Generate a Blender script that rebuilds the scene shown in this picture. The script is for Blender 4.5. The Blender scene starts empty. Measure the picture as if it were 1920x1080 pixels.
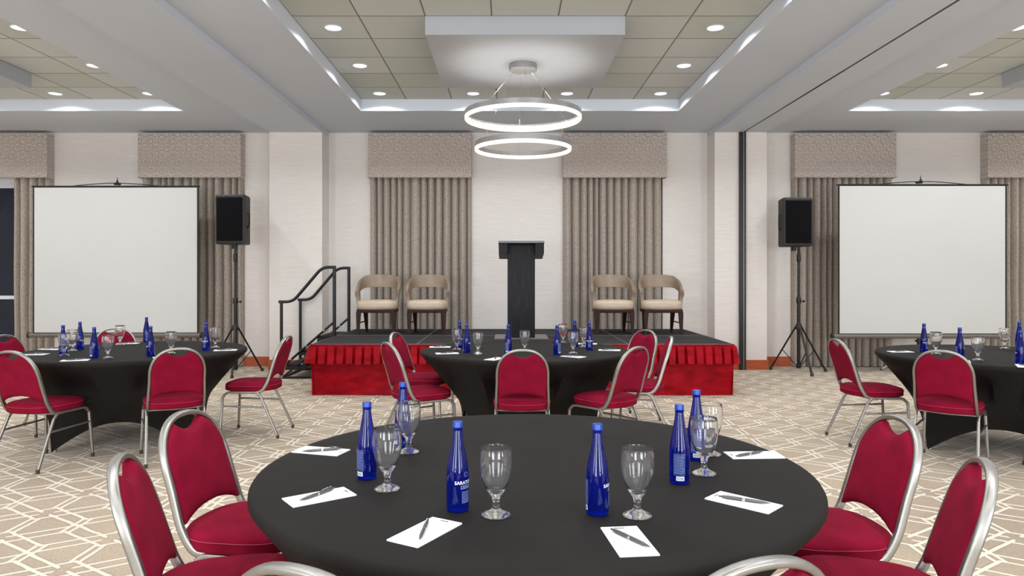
import bpy, math, random
from math import sin, cos, pi, radians as R
from mathutils import Vector, Matrix
random.seed(7)
S = bpy.context.scene
COL = S.collection

# ------------------------------------------------------------------ camera, world, exposure
F = 1332.0                      # focal length in pixels of a 1920 px wide frame
cam = bpy.data.cameras.new('camera'); camo = bpy.data.objects.new('camera', cam); COL.objects.link(camo)
camo.location = (0, 0, 1.385); camo.rotation_euler = (R(90), R(0.0), 0)
cam.sensor_width = 36; cam.lens = F / 1920 * 36
cam.shift_x = (960 - 953) / 1920; cam.shift_y = (519 - 540) / 1920
cam.clip_start = 0.05; cam.clip_end = 100
S.camera = camo
wd = bpy.data.worlds.new('dusk'); S.world = wd; wd.use_nodes = True
wd.node_tree.nodes['Background'].inputs[0].default_value = (0.10, 0.14, 0.26, 1)
wd.node_tree.nodes['Background'].inputs[1].default_value = 0.35
S.view_settings.view_transform = 'Standard'; S.view_settings.look = 'None'
S.view_settings.gamma = 1; S.view_settings.use_curve_mapping = False
S.view_settings.exposure = 0.0
LAMP_W = 12.5                   # watts of each recessed lamp
RING_E = 0.95                    # emission of the ring chandeliers

FILL_W = 215.0                   # watts of each fill light added behind the camera, no windows built
for i_, x_ in enumerate((-6.4, -2.2, 2.5, 6.7)):
    L_ = bpy.data.lights.new('window_daylight', 'AREA'); L_.shape = 'RECTANGLE'; L_.size = 1.9; L_.size_y = 2.6
    L_.energy = FILL_W; L_.color = (.87, .935, 1.0)
    o_ = bpy.data.objects.new('window_daylight', L_); COL.objects.link(o_); o_.location = (x_, -3.95, 1.55); o_.rotation_euler = (R(90), 0, 0)

# ------------------------------------------------------------------ shader helpers
class NT:
    def __init__(s, name):
        s.m = bpy.data.materials.new(name); s.m.use_nodes = True
        s.t = s.m.node_tree; s.n = s.t.nodes; s.b = s.n['Principled BSDF']
    def new(s, typ, **k):
        x = s.n.new(typ)
        for a, v in k.items(): setattr(x, a, v)
        return x
    def link(s, a, b): s.t.links.new(a, b)
    def coord(s, which='Object'):
        return s.new('ShaderNodeTexCoord').outputs[which]
    def math(s, op, a, b=None, c=None):
        x = s.new('ShaderNodeMath', operation=op)
        for i, v in enumerate((a, b, c)):
            if v is None: continue
            if isinstance(v, (int, float)): x.inputs[i].default_value = v
            else: s.link(v, x.inputs[i])
        return x.outputs[0]
    def mapping(s, vec, scale=(1, 1, 1), loc=(0, 0, 0), rot=(0, 0, 0)):
        x = s.new('ShaderNodeMapping'); s.link(vec, x.inputs[0])
        x.inputs['Scale'].default_value = scale; x.inputs['Location'].default_value = loc; x.inputs['Rotation'].default_value = rot
        return x.outputs[0]
    def noise(s, vec, scale=5, detail=3, rough=.5):
        x = s.new('ShaderNodeTexNoise'); s.link(vec, x.inputs['Vector'])
        x.inputs['Scale'].default_value = scale; x.inputs['Detail'].default_value = detail; x.inputs['Roughness'].default_value = rough
        return x.outputs['Fac']
    def ramp(s, fac, stops):
        x = s.new('ShaderNodeValToRGB'); s.link(fac, x.inputs[0]); e = x.color_ramp.elements
        while len(e) < len(stops): e.new(.5)
        for el, (p, c) in zip(e, stops): el.position = p; el.color = (*c, 1)
        return x.outputs[0]
    def mix(s, fac, a, b):
        x = s.new('ShaderNodeMix', data_type='RGBA')
        if isinstance(fac, (int, float)): x.inputs[0].default_value = fac
        else: s.link(fac, x.inputs[0])
        for i, v in ((6, a), (7, b)):
            if isinstance(v, tuple): x.inputs[i].default_value = (*v, 1)
            else: s.link(v, x.inputs[i])
        return x.outputs[2]
    def color(s, v):
        if isinstance(v, tuple): s.b.inputs['Base Color'].default_value = (*v, 1)
        else: s.link(v, s.b.inputs['Base Color'])
    def bump(s, h, strength=.3, dist=.01):
        x = s.new('ShaderNodeBump'); s.link(h, x.inputs['Height'])
        x.inputs['Strength'].default_value = strength; x.inputs['Distance'].default_value = dist
        s.link(x.outputs[0], s.b.inputs['Normal'])
    def set(s, **k):
        names = dict(rough='Roughness', metal='Metallic', spec='Specular IOR Level', trans='Transmission Weight', ior='IOR',
                     sheen='Sheen Weight', aniso='Anisotropic', coat='Coat Weight')
        for a, v in k.items(): s.b.inputs[names[a]].default_value = v
        return s

def srgb(r, g, b):
    f = lambda c: (c / 255 / 12.92) if c / 255 <= .04045 else ((c / 255 + .055) / 1.055) ** 2.4
    return (f(r), f(g), f(b))

def plain(name, c, rough=.5, metal=0., var=.06, scale=20, bump=0., **k):
    t = NT(name); t.set(rough=rough, metal=metal, **k)
    n = t.noise(t.coord(), scale, 3)
    a = tuple(x * (1 - var) for x in c); b = tuple(min(1, x * (1 + var)) for x in c)
    t.color(t.ramp(n, [(.3, a), (.7, b)]))
    if bump: t.bump(n, bump, .002)
    return t.m

M = {}
# painted ceiling
M['paint'] = plain('ceiling_paint', srgb(204, 210, 220), .75, var=.012, scale=1.2)
M['paint_white'] = plain('white_paint', srgb(216, 222, 232), .6, var=.01, scale=1.5)
M['panel_paint'] = plain('panel_paint', srgb(174, 177, 182), .6, var=.01, scale=1.5)
# ceiling tile (UV one unit per tile)
t = NT('ceiling_tile'); t.set(rough=.9)
uv = t.coord('UV'); sep = t.new('ShaderNodeSeparateXYZ'); t.link(uv, sep.inputs[0])
def joint(sock):
    f = t.math('FRACT', sock); d = t.math('ABSOLUTE', t.math('SUBTRACT', f, .5)); return d
dmax = t.math('MAXIMUM', joint(sep.outputs[0]), joint(sep.outputs[1]))
line = t.math('GREATER_THAN', dmax, .489)
fl = t.new('ShaderNodeVectorMath', operation='FLOOR'); t.link(uv, fl.inputs[0])
wn = t.new('ShaderNodeTexWhiteNoise', noise_dimensions='2D'); t.link(fl.outputs[0], wn.inputs['Vector'])
tc = t.mix(wn.outputs['Value'], srgb(192, 197, 188), srgb(206, 208, 206))
t.color(t.mix(line, tc, srgb(120, 114, 104)))
hh = t.new('ShaderNodeMapRange'); t.link(dmax, hh.inputs[0]); hh.inputs[1].default_value = .455; hh.inputs[2].default_value = .49
hh.inputs[3].default_value = 0; hh.inputs[4].default_value = 1
t.bump(t.math('ADD', hh.outputs[0], t.math('MULTIPLY', t.noise(t.coord(), 60, 2), .12)), .35, .012)
M['tile'] = t.m
# wallpaper: fine horizontal grasscloth streaks
t = NT('grasscloth_wallpaper'); t.set(rough=.8)
co = t.coord()
n1 = t.noise(t.mapping(co, (1.2, 1.2, 55)), 2.2, 4, .6); n2 = t.noise(t.mapping(co, (6, 6, 160)), 2.0, 2)
mixn = t.math('ADD', t.math('MULTIPLY', n1, .7), t.math('MULTIPLY', n2, .3))
t.color(t.ramp(mixn, [(.33, srgb(214, 206, 199)), (.5, srgb(225, 218, 212)), (.68, srgb(234, 228, 223))]))
t.bump(n2, .12, .004); M['wall'] = t.m
# carpet: interlocking double lined hexagons with a raised cream pile line
t = NT('hexagon_carpet'); t.set(rough=.95, sheen=.15)
co = t.coord(); sep = t.new('ShaderNodeSeparateXYZ'); t.link(co, sep.inputs[0])
wob = t.math('MULTIPLY', t.math('SUBTRACT', t.noise(co, 9, 2), .5), .012)
X0 = t.math('ADD', sep.outputs[0], wob); Y0 = t.math('ADD', sep.outputs[1], wob)
xo = t.math('ADD', X0, 2.705 + 60); yo = t.math('ADD', Y0, -4.16 + 60)
tri = t.math('SUBTRACT', 1, t.math('DIVIDE', t.math('PINGPONG', xo, .3), .15))          # 1 on one column, -1 on the next
def wrap(v, off=0.): return t.math('PINGPONG', t.math('ADD', v, off) if off else v, .2)
ta = t.math('MULTIPLY', tri, .1)
kk = .832
zig = t.math('MULTIPLY', t.math('MINIMUM', wrap(t.math('SUBTRACT', yo, ta)), wrap(t.math('ADD', yo, ta))), kk)
col = t.math('ABSOLUTE', t.math('SUBTRACT', t.math('PINGPONG', xo, .15), .023))
ver = t.math('MAXIMUM', col, t.math('SUBTRACT', wrap(yo, .2), .1))
sx = t.math('MULTIPLY', xo, 2 / 3)
dia = t.math('MULTIPLY', t.math('MINIMUM', wrap(t.math('ADD', yo, sx)), wrap(t.math('SUBTRACT', yo, sx))), kk)
dia = t.math('MAXIMUM', dia, t.math('SUBTRACT', .04, t.math('PINGPONG', xo, .3)))
dd = t.math('MINIMUM', zig, t.math('MINIMUM', ver, dia))
mr = t.new('ShaderNodeMapRange', interpolation_type='SMOOTHSTEP'); t.link(dd, mr.inputs[0])
mr.inputs[1].default_value = .008; mr.inputs[2].default_value = .014; mr.inputs[3].default_value = 1; mr.inputs[4].default_value = 0
edge = t.new('ShaderNodeMapRange', interpolation_type='SMOOTHSTEP'); t.link(dd, edge.inputs[0])
edge.inputs[1].default_value = .010; edge.inputs[2].default_value = .024; edge.inputs[3].default_value = 1; edge.inputs[4].default_value = 0
big = t.noise(co, .9, 3)
pile = t.noise(t.mapping(co, (90, 18, 1), rot=(0, 0, .5)), 2.2, 3, .7)
field = t.ramp(t.math('ADD', t.math('MULTIPLY', pile, .6), t.math('MULTIPLY', big, .4)), [(.34, srgb(134, 117, 95)), (.5, srgb(163, 145, 121)), (.66, srgb(186, 168, 144))])
field = t.mix(t.math('MULTIPLY', edge.outputs[0], .5), field, srgb(120, 104, 86))  # shadow beside the raised lines, painted in as a darker rim
t.color(t.mix(mr.outputs[0], field, srgb(214, 202, 184)))
t.bump(t.math('ADD', mr.outputs[0], t.math('MULTIPLY', pile, .35)), .5, .008)
M['carpet'] = t.m
# upholstery of the banquet chairs
t = NT('crimson_fabric'); t.set(rough=.9, sheen=.0, spec=.12); co = t.coord()
t.b.inputs['Sheen Tint'].default_value = (*srgb(200, 60, 90), 1)
n = t.noise(co, 350, 2); n2 = t.noise(co, 9, 3)
t.color(t.ramp(t.math('ADD', t.math('MULTIPLY', n, .5), t.math('MULTIPLY', n2, .5)), [(.35, srgb(111, 6, 33)), (.65, srgb(136, 13, 46))]))
t.bump(n, .25, .001); M['crimson'] = t.m
M['seam'] = plain('seam_thread', srgb(176, 70, 92), .8)
M['steel'] = plain('brushed_steel', srgb(160, 157, 152), .40, 1., var=.04, scale=60, bump=.03)
M['chrome'] = plain('chrome', srgb(215, 215, 215), .12, 1., var=.02)
M['rubber'] = plain('dark_rubber', srgb(60, 50, 42), .7)
# table cover
t = NT('charcoal_stretch_fabric'); t.set(rough=.8, sheen=.0, spec=.16); co = t.coord()
n = t.noise(co, 4, 3); n2 = t.noise(co, 420, 2)
t.color(t.ramp(t.math('ADD', t.math('MULTIPLY', n, .7), t.math('MULTIPLY', n2, .3)), [(.3, srgb(26, 23, 21)), (.7, srgb(33, 30, 28))]))
t.bump(n2, .12, .0006); M['cloth'] = t.m
# curtains
def scroll(t, co, sx, sz):
    """rows of embossed swirls: rings and arcs repeated in a half drop"""
    s = t.new('ShaderNodeSeparateXYZ'); t.link(co, s.inputs[0])
    def rings(ox, oz, freq):
        u = t.math('SUBTRACT', t.math('FRACT', t.math('ADD', t.math('DIVIDE', s.outputs[0], sx), ox + 50)), .5)
        v = t.math('SUBTRACT', t.math('FRACT', t.math('ADD', t.math('DIVIDE', s.outputs[2], sz), oz + 50)), .5)
        r = t.math('SQRT', t.math('ADD', t.math('MULTIPLY', u, u), t.math('MULTIPLY', v, v)))
        ang = t.math('ARCTAN2', v, u)
        return t.math('SINE', t.math('ADD', t.math('MULTIPLY', r, freq), ang)), r
    a, ra = rings(0, 0, 26); b, rb = rings(.5, .5, 26)
    sel = t.math('GREATER_THAN', rb, ra)
    return t.math('ADD', t.math('MULTIPLY', a, sel), t.math('MULTIPLY', b, t.math('SUBTRACT', 1, sel)))
t = NT('curtain_fabric'); t.set(rough=.75, sheen=.2); co = t.coord()
n = t.noise(t.mapping(co, (60, 60, 9)), 3, 3, .7); sc = scroll(t, co, .14, .16)
f = t.math('ADD', t.math('MULTIPLY', n, .8), t.math('MULTIPLY', sc, .022))
t.color(t.ramp(f, [(.25, srgb(130, 118, 106)), (.52, srgb(186, 173, 160))]))
t.bump(t.math('ADD', t.math('MULTIPLY', sc, .5), n), .15, .003); M['curtain'] = t.m
t = NT('embossed_valance_fabric'); t.set(rough=.6, sheen=.1); co = t.coord()
n = t.noise(co, 240, 2); sc = scroll(t, co, .17, .23)
t.color(t.ramp(t.math('ADD', t.math('MULTIPLY', n, .7), t.math('ADD', .1, t.math('MULTIPLY', sc, .11))), [(.3, srgb(186, 172, 162)), (.65, srgb(208, 196, 186))]))
t.bump(t.math('ADD', sc, t.math('MULTIPLY', n, .08)), .75, .010); M['valance'] = t.m
# wood
t = NT('orange_wood'); t.set(rough=.4); co = t.coord()
t.color(t.ramp(t.noise(t.mapping(co, (3, 3, 60)), 2, 4), [(.3, srgb(150, 62, 22)), (.7, srgb(190, 88, 36))])); M['base'] = t.m
t = NT('dark_chair_wood'); t.set(rough=.5, spec=.2); co = t.coord()
t.color(t.ramp(t.noise(t.mapping(co, (40, 40, 4)), 2, 4), [(.3, srgb(36, 18, 13)), (.7, srgb(58, 30, 22))])); M['darkwood'] = t.m
t = NT('black_laminate'); t.set(rough=.5, spec=.2); co = t.coord()
t.color(t.ramp(t.noise(t.mapping(co, (75, 75, 1.6)), 2, 4, .7), [(.32, srgb(14, 13, 14)), (.55, srgb(34, 33, 36)), (.75, srgb(66, 64, 68))])); M['laminate'] = t.m
M['lectern_edge'] = plain('lectern_edge', srgb(112, 110, 112), .35, .3)
M['plate'] = plain('grey_plate', srgb(120, 114, 112), .45, .4)
# leather of the lounge chairs
t = NT('taupe_leather'); t.set(rough=.38); co = t.coord()
t.color(t.ramp(t.noise(co, 6, 3), [(.3, srgb(126, 108, 92)), (.7, srgb(144, 126, 109))]))
t.bump(t.noise(co, 220, 2), .08, .001); M['leather'] = t.m
t = NT('cream_leather'); t.set(rough=.38); co = t.coord()
t.color(t.ramp(t.noise(co, 6, 3), [(.3, srgb(180, 161, 141)), (.7, srgb(198, 179, 158))])); M['leather_seat'] = t.m
# stage
M['deck'] = plain('stage_carpet', srgb(50, 49, 49), .85, var=.12, scale=180, bump=.2, spec=.15)
M['alu'] = plain('aluminium_edge', srgb(120, 118, 116), .4, .7)
t = NT('red_satin'); t.set(rough=.5, sheen=.0, spec=.1); co = t.coord()
t.color(t.ramp(t.noise(t.mapping(co, (2, 2, 4)), 3, 4), [(.3, srgb(126, 3, 15)), (.7, srgb(170, 9, 28))]))
t.bump(t.noise(t.mapping(co, (1, 1, 2.2), rot=(0, .45, 0)), 3.2, 2, .35), .6, .04); M['satin'] = t.m
M['black_metal'] = plain('black_powder_coat', srgb(24, 23, 25), .38, .2, var=.1, scale=50)
M['black_plastic'] = plain('black_plastic', srgb(22, 22, 25), .5, var=.1, scale=90, bump=.05)
M['grille'] = plain('speaker_grille', srgb(11, 11, 14), .8, 0., var=.2, scale=600, bump=.2, spec=.1)
M['zinc'] = plain('zinc_bolt', srgb(190, 190, 190), .35, 1.)
M['screen'] = plain('matte_screen', srgb(200, 200, 197), .85, var=.006, scale=1)
M['case'] = plain('grey_case', srgb(112, 104, 100), .5, .2)
M['paper'] = plain('white_paper', srgb(240, 240, 242), .8, var=.01)
M['print'] = plain('grey_print', srgb(120, 120, 128), .8)
M['pen'] = plain('grey_pen', srgb(98, 95, 95), .3, .6)
M['white_ink'] = plain('white_ink', srgb(235, 238, 245), .5, var=.01)
M['pale_ink'] = plain('pale_blue_ink', srgb(150, 170, 215), .5, var=.02)
M['cap'] = plain('blue_cap', srgb(36, 68, 158), .3, .4)
M['frame_white'] = plain('white_window_frame', srgb(222, 224, 230), .45, .1)
t = NT('blue_glass'); t.set(rough=.03, trans=.82, ior=1.42); t.color(t.ramp(t.noise(t.coord(), 8, 2), [(.3, srgb(8, 30, 158)), (.7, srgb(12, 40, 182))])); M['bottle'] = t.m
t = NT('clear_glass'); t.set(rough=.0, trans=.985, ior=1.42); t.color(t.ramp(t.noise(t.coord(), 30, 2), [(.3, (.98, .98, .98)), (.7, (1, 1, 1))])); M['glass'] = t.m
t = NT('window_glass'); t.set(rough=.05, trans=.9, ior=1.45); t.color(t.ramp(t.noise(t.coord(), 3, 2), [(.3, srgb(60, 66, 92)), (.7, srgb(72, 80, 108))])); M['pane'] = t.m
def emis(name, c, e):
    t = NT(name); t.color(c); t.b.inputs['Emission Color'].default_value = (*c, 1); t.b.inputs['Emission Strength'].default_value = e; return t.m
M['ring_light'] = emis('warm_ring_diffuser', (1.0, .85, .68), RING_E)
M['uplight'] = emis('ring_uplight_strip', (1.0, .97, .93), 24.0)  # unseen emitter added to brighten the panel above the rings
M['lamp_light'] = emis('lamp_glow', (1.0, .98, .93), 3.0)
M['grey_metal'] = plain('satin_grey_metal', srgb(150, 148, 148), .4, .6)
M['reflector'] = plain('lamp_reflector', srgb(232, 230, 224), .25, .5)

# ------------------------------------------------------------------ geometry helpers
def link(o, parent=None):
    COL.objects.link(o)
    if parent is not None: o.parent = parent
    return o
def mesh(name, verts, faces, mat, parent=None, smooth=True, angle=40, uvs=None, fm=None):
    me = bpy.data.meshes.new(name); me.from_pydata([tuple(v) for v in verts], [], faces)
    mats = mat if isinstance(mat, (list, tuple)) else [mat]
    for m in mats: me.materials.append(m)
    if fm:
        for p, i in zip(me.polygons, fm): p.material_index = i
    if uvs:
        l = me.uv_layers.new(name='UVMap')
        for i, u in enumerate(uvs): l.data[i].uv = u
    me.validate(); me.update()
    if smooth:
        for p in me.polygons: p.use_smooth = True
        try: me.set_sharp_from_angle(angle=R(angle))
        except Exception: pass
    return link(bpy.data.objects.new(name, me), parent)
def empty(name, label=None, cat=None, loc=(0, 0, 0), rz=0, group=None):
    o = bpy.data.objects.new(name, None); o.empty_display_size = .1; COL.objects.link(o)
    o.location = loc; o.rotation_euler = (0, 0, rz)
    tag(o, label, cat, group); return o
def tag(o, label=None, cat=None, group=None, kind=None):
    if label: o['label'] = label
    if cat: o['category'] = cat
    if group: o['group'] = group
    if kind: o['kind'] = kind
    return o
def dup(o, parent=None):
    c = o.copy(); COL.objects.link(c)
    if parent is not None: c.parent = parent
    for ch in o.children: dup(ch, c)
    return c

class G:
    """collects shapes into one mesh"""
    def __init__(s): s.v = []; s.f = []
    def add(s, v, f, mat=None):
        n = len(s.v)
        s.v += [(mat @ Vector(p)) if mat else Vector(p) for p in v]
        s.f += [tuple(n + i for i in q) for q in f]; return s
    def box(s, x0, x1, y0, y1, z0, z1, b=0., mat=None):
        if b <= 0:
            v = [(x, y, z) for z in (z0, z1) for y in (y0, y1) for x in (x0, x1)]
            f = [(0, 2, 3, 1), (4, 5, 7, 6), (0, 1, 5, 4), (2, 6, 7, 3), (0, 4, 6, 2), (1, 3, 7, 5)]
            return s.add(v, f, mat)
        b = min(b, (x1 - x0) * .45, (y1 - y0) * .45, (z1 - z0) * .45)
        # rounded in plan and chamfered above and below
        v = []; K = 4
        def ring(z, ins):
            r = []
            bb = b
            for cx, cy, a0 in ((x1 - b, y1 - b, 0), (x0 + b, y1 - b, 90), (x0 + b, y0 + b, 180), (x1 - b, y0 + b, 270)):
                for i in range(K):
                    a = R(a0 + 90 * i / (K - 1)); rr = max(1e-4, bb - ins)
                    r.append((cx + rr * cos(a), cy + rr * sin(a), z))
            return r
        lv = [(z0, b * .7), (z0 + b * .3, b * .15), (z0 + b, 0), (z1 - b, 0), (z1 - b * .3, b * .15), (z1, b * .7)]
        n = 4 * K
        for z, i in lv: v += ring(z, i)
        f = []
        for k in range(len(lv) - 1):
            for i in range(n):
                j = (i + 1) % n; f.append((k * n + i, k * n + j, (k + 1) * n + j, (k + 1) * n + i))
        f.append(tuple(reversed(range(n)))); f.append(tuple(range((len(lv) - 1) * n, len(lv) * n)))
        return s.add(v, f, mat)
    def lathe(s, prof, n=24, mat=None, wob=None, caps=True):
        v = []; f = []
        for k, (r, z) in enumerate(prof):
            for i in range(n):
                a = 2 * pi * i / n
                rr = max(r, 1e-5)
                if wob: rr = wob(rr, z, a)
                v.append((rr * cos(a), rr * sin(a), z))
        for k in range(len(prof) - 1):
            for i in range(n):
                j = (i + 1) % n; f.append((k * n + i, k * n + j, (k + 1) * n + j, (k + 1) * n + i))
        if caps and prof[0] == prof[-1]: caps = False
        if caps and prof[0][0] > 1e-4: f.append(tuple(reversed(range(n))))
        if caps and prof[-1][0] > 1e-4: f.append(tuple(range((len(prof) - 1) * n, len(prof) * n)))
        return s.add(v, f, mat)
    def sweep(s, pts, w, h=None, up=None, n=10, power=2.0, closed=False, mat=None, caps=True):
        """tube of width w (in the plane of the path) and height h (along up)"""
        h = h or w; pts = [Vector(p) for p in pts]; N = len(pts); v = []; f = []
        for i, p in enumerate(pts):
            if closed: t_ = pts[(i + 1) % N] - pts[i - 1]
            else: t_ = pts[min(i + 1, N - 1)] - pts[max(i - 1, 0)]
            t_.normalize()
            u = Vector(up) if up else (Vector((0, 0, 1)) if abs(t_.z) < .9 else Vector((0, 1, 0)))
            side = t_.cross(u); side.normalize(); u2 = side.cross(t_); u2.normalize()
            for k in range(n):
                a = 2 * pi * (k + .5) / n; c, d = cos(a), sin(a)
                q = (abs(c) ** power + abs(d) ** power) ** (-1 / power)
                v.append(p + side * (c * q * w / 2) + u2 * (d * q * h / 2))
        M_ = N if closed else N - 1
        for i in range(M_):
            a, b = i * n, ((i + 1) % N) * n
            for k in range(n):
                j = (k + 1) % n; f.append((a + k, b + k, b + j, a + j))
        if caps and not closed:
            f.append(tuple(range(n))); f.append(tuple(reversed(range((N - 1) * n, N * n))))
        return s.add(v, f, mat)
    def cyl(s, p0, p1, r, n=16, r2=None):
        p0, p1 = Vector(p0), Vector(p1); d = p1 - p0; L = d.length
        m = Matrix.Translation(p0) @ d.to_track_quat('Z', 'Y').to_matrix().to_4x4()
        return s.lathe([(r, 0), (r if r2 is None else r2, L)], n, m)
    def build(s, name, mat, parent=None, smooth=True, angle=40):
        return mesh(name, s.v, s.f, mat, parent, smooth, angle)

def fillet(pts, r, k=5):
    """round the corners of a polyline"""
    pts = [Vector(p) for p in pts]; out = [pts[0]]
    for i in range(1, len(pts) - 1):
        a, b, c = pts[i - 1], pts[i], pts[i + 1]
        rr = r[i - 1] if isinstance(r, (list, tuple)) else r
        d1 = (a - b); d2 = (c - b); l = min(rr, d1.length * .49, d2.length * .49)
        p = b + d1.normalized() * l; q = b + d2.normalized() * l
        for j in range(k + 1):
            u = j / k; out.append(p * (1 - u) ** 2 + b * 2 * u * (1 - u) + q * u * u)
    out.append(pts[-1]); return out

# ------------------------------------------------------------------ room shell
YW, ZC, ZT = 11.0, 3.615, 3.773          # back wall, soffit, tile plane
XL, XR, YB = -10.2, 10.6, -4.0
ZBEAM = 3.54
def struct(o, label=None): o['kind'] = 'structure'; 
def st(o): o['kind'] = 'structure'; return o

st(G().box(XL - .2, XR + .2, YB - .2, YW + .35, -.12, 0).build('floor', M['carpet'], smooth=False))
# soffit with coffers
TS = .61
XC = (.154, -6.505, 6.702); YC = (7.415, 1.20)
hx = 3.5 * TS
cof = [(cx - hx, cx + hx, cy - hx, cy + hx) for cx in XC for cy in YC]
xs = sorted({XL, XR} | {v for c in cof for v in c[:2]}); ys = sorted({YB, YW} | {v for c in cof for v in c[2:]})
V, Fc, UV, FM = [], [], [], []
def quad(p, m, uv=None):
    n = len(V); V.extend(p); Fc.append((n, n + 1, n + 2, n + 3)); FM.append(m); UV.extend(uv or [(0.5, 0.5)] * 4)
for i in range(len(xs) - 1):
    for j in range(len(ys) - 1):
        mx, my = (xs[i] + xs[i + 1]) / 2, (ys[j] + ys[j + 1]) / 2
        if any(c[0] < mx < c[1] and c[2] < my < c[3] for c in cof): continue
        quad([(xs[i], ys[j], ZC), (xs[i], ys[j + 1], ZC), (xs[i + 1], ys[j + 1], ZC), (xs[i + 1], ys[j], ZC)], 0)
for x0, x1, y0, y1 in cof:
    quad([(x0, y0, ZT), (x0, y1, ZT), (x1, y1, ZT), (x1, y0, ZT)], 1, [(0, 0), (0, 7), (7, 7), (7, 0)])
    for a, b in (((x0, y0), (x0, y1)), ((x0, y1), (x1, y1)), ((x1, y1), (x1, y0)), ((x1, y0), (x0, y0))):
        quad([(*a, ZC), (*a, ZT), (*b, ZT), (*b, ZC)], 2)
quad([(XL, YB, ZT + .15), (XR, YB, ZT + .15), (XR, YW, ZT + .15), (XL, YW, ZT + .15)], 0)
st(mesh('ceiling', V, Fc, [M['paint'], M['tile'], M['paint_white']], smooth=False, uvs=UV, fm=FM))
# dropped centre panels of the coffers
k = 1
for cx in XC:
    for cy in YC:
        st(G().box(cx - 1.5 * TS, cx + 1.5 * TS, cy - 1.5 * TS, cy + 1.5 * TS, 3.60, ZT - .002).build('trim_%d' % k, M['panel_paint'], smooth=False)); k += 1
# beams over the piers
PIER = ((-3.565, -2.777), (3.08, 3.86)); YP = 10.6
for a, b in PIER:
    st(G().box(a, b, YB, YW - .002, ZBEAM, ZC + .05).build('trim_%d' % k, M['paint'], smooth=False)); k += 1
# back wall with window openings
WIN = [(-8.62, -7.02), (-5.65, -4.07), (-2.14, -.556), (.834, 2.42), (4.36, 5.92), (7.30, 8.88)]
ZH = 2.98
g = G(); x = XL
for a, b in WIN:
    g.box(x, a + .03, YW, YW + .25, 0, ZC + .1); g.box(a + .03, b - .03, YW, YW + .25, ZH, ZC + .1); x = b - .03
g.box(x, XR, YW, YW + .25, 0, ZC + .1)
st(g.build('wall_back', M['wall'], smooth=False))
st(G().box(XL - .2, XL, YB, YW, 0, ZC + .1).build('wall_left', M['wall'], smooth=False))
st(G().box(XR, XR + .2, YB, YW, 0, ZC + .1).build('wall_right', M['wall'], smooth=False))
st(G().box(XL, XR, YB - .2, YB, 0, ZC + .1).build('wall_front', M['wall'], smooth=False))
for n_, (a, b) in zip(('pier_left', 'pier_right'), PIER):
    st(G().box(a, b, YP, YW, 0, ZBEAM).build('wall_' + n_, M['wall'], smooth=False))
# skirting boards
segs = []; x = XL
for a, b in WIN: segs.append((x, a + .03)); x = b - .03
segs.append((x, XR))
g = G()
for a, b in segs:
    for pa, pb in PIER:
        if a < pa and b > pb:
            g.box(a, pa - .015, YW - .015, YW + .01, 0, .15); g.box(pb + .015, b, YW - .015, YW + .01, 0, .15); break
    else: g.box(a, b, YW - .015, YW + .01, 0, .15)
st(g.build('baseboard_back', M['base'], smooth=False))
for n_, (a, b) in zip(('pier_left', 'pier_right'), PIER):
    g = G().box(a - .015, b + .015, YP - .015, YP, 0, .145); g.box(a - .015, a, YP, YW - .016, 0, .145); g.box(b, b + .015, YP, YW - .016, 0, .145)
    st(g.build('baseboard_' + n_, M['base'], smooth=False))
# windows
for i, (a, b) in enumerate(WIN):
    w = st(empty('window_%d' % (i + 1)))
    g = G(); a2, b2 = a + .03, b - .03; y0, y1 = YW + .10, YW + .17
    mx = (a + b) / 2 if i else b - .635
    for q in ((a2, a2 + .05, 0, ZH), (b2 - .05, b2, 0, ZH), (a2 + .05, b2 - .05, ZH - .21, ZH), (a2 + .05, b2 - .05, 0, .08), (a2 + .05, b2 - .05, 1.035, 1.09),
              (mx - .02, mx + .02, .08, 1.035), (mx - .02, mx + .02, 1.09, ZH - .21)):
        g.box(q[0], q[1], y0, y1, q[2], q[3])
    g.build('window_frame', M['frame_white'], w, smooth=False)
    G().box(a2 + .04, b2 - .04, YW + .13, YW + .14, .05, ZH - .04).build('pane', M['pane'], w, smooth=False)

# partition track and jamb at the right pier
tr = empty('partition_track', 'black folding partition track slot running along the ceiling beam', 'track')
G().box(3.487, 3.513, YB + .01, YP - .06, ZBEAM - .006, ZBEAM + .0).build('slot', M['black_metal'], tr, smooth=False)
g = G().box(3.468, 3.486, YB + .01, YP - .06, ZBEAM - .004, ZBEAM); g.box(3.514, 3.530, YB + .01, YP - .06, ZBEAM - .004, ZBEAM)
g.build('flange', M['paint_white'], tr, smooth=False)
jb = empty('partition_jamb', 'tall black vertical partition jamb on the right hand pier', 'jamb', (3.485, YP, 0))
G().box(-.047, .047, -.05, -.0, 0, ZBEAM - .001).build('post', M['black_metal'], jb, smooth=False)
G().box(.008, .016, -.054, -.05, 0, ZBEAM - .002).build('seal_strip', M['grey_metal'], jb, smooth=False)  # grey strip standing in for the highlight down the black post

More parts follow.
